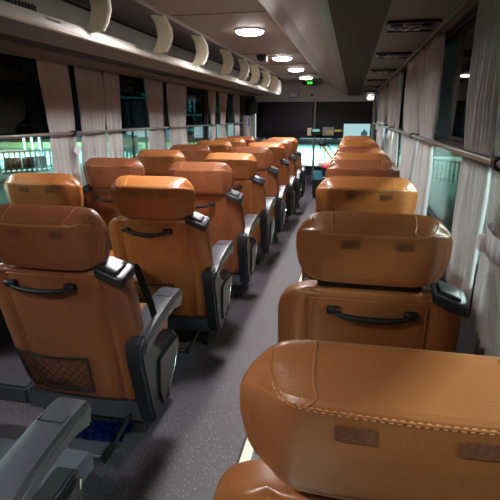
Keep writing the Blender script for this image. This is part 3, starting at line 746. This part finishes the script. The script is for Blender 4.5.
# dashboard and windscreen
bm = NB(); add_prism(bm, [(11.2, 0), (12.0, 0), (12.0, .22), (11.6, .20), (11.3, .14), (11.2, .10)], 'x', XL + .1, XR - .05, .02); o = obj('dashboard', bm, M['bar']); tag(o, 'low grey dashboard beneath the windscreen', 'dashboard')
e = empty('windscreen', (-.83, 12.10, .20)); tag(e, 'wide clear windscreen at the front of the coach', 'windscreen')
bm = NB(); add_box(bm, (-1.25, 0, .03), (1.25, .008, 2.0)); obj('glass_pane', bm, M['shield'], e, False)
bm = NB()
for lo, hi in (((-1.3, -.02, -.02), (1.3, .03, .03)), ((-1.3, -.02, 2.0), (1.3, .03, 2.07)), ((-1.3, -.02, .03), (-1.25, .03, 2.0)), ((1.25, -.02, .03), (1.3, .03, 2.0)), ((.17, -.005, .03), (.195, .015, 2.0))): add_box(bm, lo, hi)
obj('screen_frame', bm, M['frame'], e, False)
# front door grab bar: yellow with a black cap
e = empty('yellow_handrail', (-.40, 10.2, .35)); tag(e, 'slanted yellow handrail with a black cap beside the front steps', 'handrail')
bm = NB(); add_tube(bm, [(-.20, 0, .50), (.10, 0, .12), (.20, 0, -.35)], .024, 10); obj('rail_bar', bm, M['yellow'], e)
bm = rbox(lambda p: Vector((-.19 + p.x * .09, p.y * .05, .53 + p.z * .045)), 3, 5); obj('rail_cap', bm, M['black'], e)
bm = NB(); add_tube(bm, [(-.10, .03, .52), (.20, .03, .12), (.30, .03, -.35)], .012, 8); obj('rail_stay', bm, M['dgrey'], e)
# luggage in the gangway
e = empty('suitcase', (-.56, 8.72, 0)); tag(e, 'black upright suitcase with a teal top flap and steel handle in the gangway', 'suitcase')
bm = rbox(lambda p: Vector((p.x * .095, p.y * .16, .25 + p.z * .22)), 9, 8); obj('case_body', bm, M['black'], e)
bm = rbox(lambda p: Vector((-.0 + p.x * .08, -.165 + p.y * .02, .415 + p.z * .085)), 6, 6); obj('case_flap', bm, M['teal'], e)
bm = NB(); add_tube(bm, [(.085, -.19, .02), (.085, -.19, .36), (.10, -.19, .385), (.13, -.19, .385), (.145, -.19, .36), (.145, -.19, .02)], .008, 8); obj('case_handle', bm, M['steel'], e)
for x in (-.07, .07):
    bm = NB(); add_lathe(bm, [(.03, -.012), (.03, .012)], (x, -.1, .03), 14, 'x'); obj('case_wheel', bm, M['dgrey'], e)
bm = rbox(lambda p: Vector((p.x * .13, p.y * .15, .24 + p.z * (.235 - .02 * p.x))), 5, 8); o = obj('duffel_bag', bm, M['navy']); o.location = (-.415, 9.05, 0.005); tag(o, 'navy bag standing right of the black suitcase', 'bag')
bm = rbox(lambda p: Vector((p.x * .075, p.y * .08, p.z * .030)), 4, 6); o = obj('red_pouch', bm, M['red']); o.location = (-.44, 8.93, .525); tag(o, 'small red pouch on top of the navy bag', 'pouch')
bm = rbox(lambda p: Vector((p.x * .03, p.y * .02, p.z * .07)), 4, 5); o = obj('blue_pouch', bm, M['purple']); o.location = (-.31, 8.88, .36); tag(o, 'bright blue pouch at the right side of the navy bag', 'pouch')
bm = rbox(lambda p: Vector((p.x * .16, p.y * .10, p.z * .06 * (1 + .3 * math.sin(p.x * 5)))), 3, 8); o = obj('folded_blanket', bm, M['beige']); o.location = (-.44, 9.16, .555); tag(o, 'heap of beige cloth on top of the navy bag', 'blanket')

# ------------------------------------------------------------------ outside: the coach station forecourt
GZ = -1.3
bm = NB(); add_box(bm, (-110, -40, GZ - .1), (110, 140, GZ)); struct(obj('ground', bm, M['ground'], smooth=False))
def block(name, lo, hi, m, label, cat, bev=0):
    bm = NB(); add_box(bm, lo, hi, bev); return tag(obj(name, bm, m, smooth=False), label, cat)
for k, (x, y, z) in enumerate(FLOODS[:5]):
    e = empty('floodlight_pole', (x, y, GZ)); tag(e, ['tall lamp pole on the left forecourt', 'tall lamp pole far left beyond the railings', 'lamp pole close on the right side', 'lamp pole farther off on the right side', 'lamp pole ahead of the coach'][k], 'lamp pole', 'floodlight poles')
    bm = NB(); add_tube(bm, [(.75, 0, 0), (.75, 0, z - GZ + .25), (.0, 0, z - GZ + .15)], .05, 8); obj('pole_mast', bm, M['dgrey'], e)
    bm = NB(); add_lathe(bm, [(.65, 0), (.62, .06), (.2, .12)], (0, 0, z - GZ), 24); obj('lamp_head', bm, M['dgrey'], e)
for x, y, z, d in FILL_TUBES:  # made-up housing and masts around the added curtain lights, out of view
    e = empty('curtain_fill_fixture', (x, y, GZ)); tag(e, 'unseen tube light added to brighten the curtains on the %s side' % ('right' if d < 0 else 'left'), 'platform lamp')
    bm = NB(); add_box(bm, (-.12, -4.1, z - GZ + .16), (.12, 4.1, z - GZ + .30), .02); obj('fill_housing', bm, M['dgrey'], e)
    for q in (-3.8, 3.8):
        bm = NB(); add_tube(bm, [(-d * .35, q, 0), (-d * .35, q, z - GZ + .45), (0, q, z - GZ + .28)], .05, 8); obj('fill_mast', bm, M['dgrey'], e)
# railings on the left with banners
def fence(ax, ay, bx, by, name, label, n, h=1.05, banners=()):
    L = math.hypot(bx - ax, by - ay); e = empty(name, (ax, ay, GZ), math.atan2(by - ay, bx - ax)); tag(e, label, 'fence')
    bm = NB(); add_tube(bm, [(0, 0, h), (L, 0, h)], .05, 8); add_tube(bm, [(0, 0, .15), (L, 0, .15)], .035, 8); add_tube(bm, [(0, 0, .6), (L, 0, .6)], .02, 8); obj('fence_rail', bm, M['paper'], e)
    for k in range(n + 1):
        bm = NB(); x = L * k / n; add_tube(bm, [(x, 0, 0), (x, 0, h + .06)], .045, 8); obj('fence_post', bm, M['concrete'], e)
    for (u, w_, m) in banners:
        bm = NB(); add_box(bm, (u, -.03, .1), (u + w_, .0, .72)); obj('fence_banner', bm, m, e, False)
    return e
gb = mat('green_banner', (70, 140, 80), .7); pb = mat('mauve_banner', (120, 90, 110), .7); lb = mat('pale_banner', (170, 200, 215), .7)
fu = lambda px: 4.2 + px * .0545
fence(-19.5, 17.3, -12.7, 27.7, 'station_railing', 'white railing with coloured banners beyond the nearest left window', 48, h=1.0, banners=[(fu(4), .48, gb), (fu(14), .25, pb), (fu(19), .2, lb), (fu(23), .2, pb), (fu(27), .2, lb), (fu(31), .2, pb), (fu(35), .38, gb)])
bm = NB(); add_box(bm, (-30, 0, 0), (18, .4, .5)); o = obj('platform_wall', bm, mat('pale_yellow_wall', (225, 235, 170), .8, noise=.05), smooth=False); o.location = (-29, 38.1, GZ); o.rotation_euler = (0, 0, .19)
tag(o, 'low pale yellow platform wall behind the railing', 'wall')
e = empty('station_building', (-75, 80, GZ), 0.5); tag(e, 'long dark station building far beyond the left windows', 'building')
bm = NB(); add_box(bm, (-40, 0, 0), (50, 8, 3.0)); obj('building_wall', bm, mat('dark_render', (50, 70, 72), .8), e, False)
bm = NB()
for k in range(18): add_box(bm, (-38 + k * 4.8, -.15, .9), (-35 + k * 4.8, 0, 2.0))
obj('building_windows', bm, M['tint'], e, False)
bm = NB(); add_box(bm, (-.7, 0, .3), (.7, .08, 1.5), .02); add_tube(bm, [(-.6, .1, 0), (-.6, .1, 1.4)], .04, 6); add_tube(bm, [(.6, .1, 0), (.6, .1, 1.4)], .04, 6); o = obj('notice_board', bm, mat('grey_board', (150, 165, 165), .6, noise=.3, nscale=6)); o.location = (-15.6, 31.5, GZ); o.rotation_euler = (0, .12, .5)
tag(o, 'leaning grey notice board outside the second left window', 'board')
bm = NB(); add_tube(bm, [(0, 0, 0), (0, 0, 3.4)], .12, 10); o = obj('marker_post', bm, M['paper']); o.location = (-17.2, 32.5, GZ); tag(o, 'pale upright post outside the second left window', 'post')
for k in range(3):
    bm = NB(); add_tube(bm, [(0, 0, 0), (0, 0, 1.2)], .09, 10); o = obj('bollard', bm, M['concrete']); o.location = (-24.6 + k * .45, 32.6 + .3 * k, GZ)
    tag(o, ['left one of the three pale bollards behind the railing', 'middle one of the three pale bollards behind the railing', 'right one of the three pale bollards behind the railing'][k], 'bollard', 'pale bollards')
# lit signs seen in the dark upper glass
def sign(loc, w_, h_, m, label, parts=None, rz=math.radians(55)):
    e = empty('lit_sign', loc, rz); tag(e, label, 'lit sign')
    bm = NB(); add_box(bm, (-w_ / 2 - .1, .02, -h_ / 2 - .1), (w_ / 2 + .1, .2, h_ / 2 + .1)); obj('sign_box', bm, M['black'], e, False)
    bm = NB()
    for lo, hi in (parts or [((-w_ / 2, -h_ / 2), (w_ / 2, h_ / 2))]): add_box(bm, (lo[0], -.02, lo[1]), (hi[0], .02, hi[1]))
    obj('sign_light', bm, m, e, False)
    bm = NB(); add_tube(bm, [(0, .15, -h_ / 2), (0, .15, GZ - loc[2])], .06, 8); obj('sign_post', bm, M['dgrey'], e)
cy = emis('cyan_sign', (150, 245, 255), 9); gn = emis('green_sign', (40, 255, 150), 9); cy2 = emis('dim_cyan', (120, 215, 215), 4)
sign((-12, 19.2, 2.56), .25, .40, cy, 'narrow upright cyan lit sign in the thin gap between the left curtains')
sign((-12, 27.1, 2.64), .45, .18, gn, 'small green lit sign high in the window beyond the broad left curtain', [((-.22, -.08), (.02, .08)), ((.08, -.06), (.2, .06))])
sign((-12, 25.3, 2.43), 2.9, .10, cy2, 'long thin pale lit canopy edge below the green sign')
def A(x): return [((x, -.5), (x + .12, .4)), ((x + .45, -.5), (x + .57, .4)), ((x, .4), (x + .57, .52)), ((x, -.1), (x + .57, .02))]
sign((-12, 36.0, 2.25), 2.6, 1.2, cy, 'cyan lit letters above the far left seats', [((-1.3, -.5), (-1.18, .5)), ((-1.18, .4), (-.8, .5)), ((-1.18, -.05), (-.8, .05)), ((-1.18, -.5), (-.8, -.4)), ((-.8, -.5), (-.68, .5))] + A(-.45) + [((-1.4, -.75), (1.3, -.66))])
sign((-12, 39.9, 2.45), .5, .3, gn, 'small green lit sign right of the cyan letters')
sign((-12, 42.5, 2.1), .35, .6, cy2, 'tiny pale cyan lit sign farthest along the left side')
# buildings ahead, floodlit
fb = empty('terminal_building', (-2, 62, GZ)); tag(fb, 'brightly lit glazed terminal building ahead of the coach', 'building')
bm = NB(); add_box(bm, (-40, 0, 0), (40, 8, 6.5)); obj('terminal_wall', bm, M['concrete'], fb, False)
ew = emis('lit_terminal_glass', (212, 230, 236), .9); ew2 = emis('lit_terminal_glass_blue', (120, 165, 195), .6)
for k in range(16):
    bm = NB(); add_box(bm, (-38 + k * 4.8, -.15, .03), (-34.1 + k * 4.8, 0, 4.6)); obj('terminal_window', bm, ew if k % 3 else ew2, fb, False)
bm = NB()
for k in range(17): add_box(bm, (-38.7 + k * 4.8, -.3, 0), (-38.2 + k * 4.8, 0, 5.0))
obj('mullions', bm, M['bar'], fb, False)
# person beyond the windscreen
me = bpy.data.meshes.new('person_body')
V = [(0, 0, .95), (0, 0, 1.2), (0, 0, 1.42), (0, 0, 1.52), (0, 0, 1.66), (-.10, 0, .90), (-.11, .03, .48), (-.11, 0, .06), (.10, 0, .90), (.11, -.03, .48), (.11, 0, .06), (-.19, 0, 1.40), (-.25, 0, 1.12), (-.24, -.08, .88), (.19, 0, 1.40), (.25, 0, 1.12), (.24, -.08, .88), (-.11, -.13, .04), (.11, -.13, .04)]
E_ = [(0, 1), (1, 2), (2, 3), (3, 4), (0, 5), (5, 6), (6, 7), (0, 8), (8, 9), (9, 10), (2, 11), (11, 12), (12, 13), (2, 14), (14, 15), (15, 16), (7, 17), (10, 18)]
me.from_pydata(V, E_, []); o = bpy.data.objects.new('person', me); COL.objects.link(o)
R_ = [.16, .15, .16, .06, .10, .10, .07, .05, .10, .07, .05, .07, .055, .04, .07, .055, .04, .04, .04]
sk = o.modifiers.new('skin', 'SKIN')
for v, rr in zip(me.skin_vertices[0].data, R_): v.radius = (rr, rr)
me.skin_vertices[0].data[0].use_root = True
sb = o.modifiers.new('sub', 'SUBSURF'); sb.levels = 2; sb.render_levels = 2
me.materials.append(mat('dark_coat', (10, 14, 26), .9)); o.location = (1.05, 44, GZ)
tag(o, 'person in dark clothes standing far ahead beyond the windscreen', 'person')
# right side: low pale paling fence, slim light column and hedge
fence(2.3, 24.5, 5.8, 19.0, 'paling_fence', 'low white paling fence seen through the right window', 26, .9)
bm = NB(); add_tube(bm, [(0, 0, 0), (0, 0, 3.2)], .05, 10); o = obj('marker_post', bm, M['paper']); o.location = (2.75, 12.6, GZ); tag(o, 'slim pale post outside the right window', 'post')
bm = NB(); add_box(bm, (-8, 0, 0), (10, 2.2, .9)); g_ = obj('hedge', bm, mat('dark_hedge', (60, 110, 95), .9, noise=.6, nscale=6), smooth=False); g_.location = (8, 36, GZ); tag(g_, 'clipped hedge beyond the right fence', 'hedge')
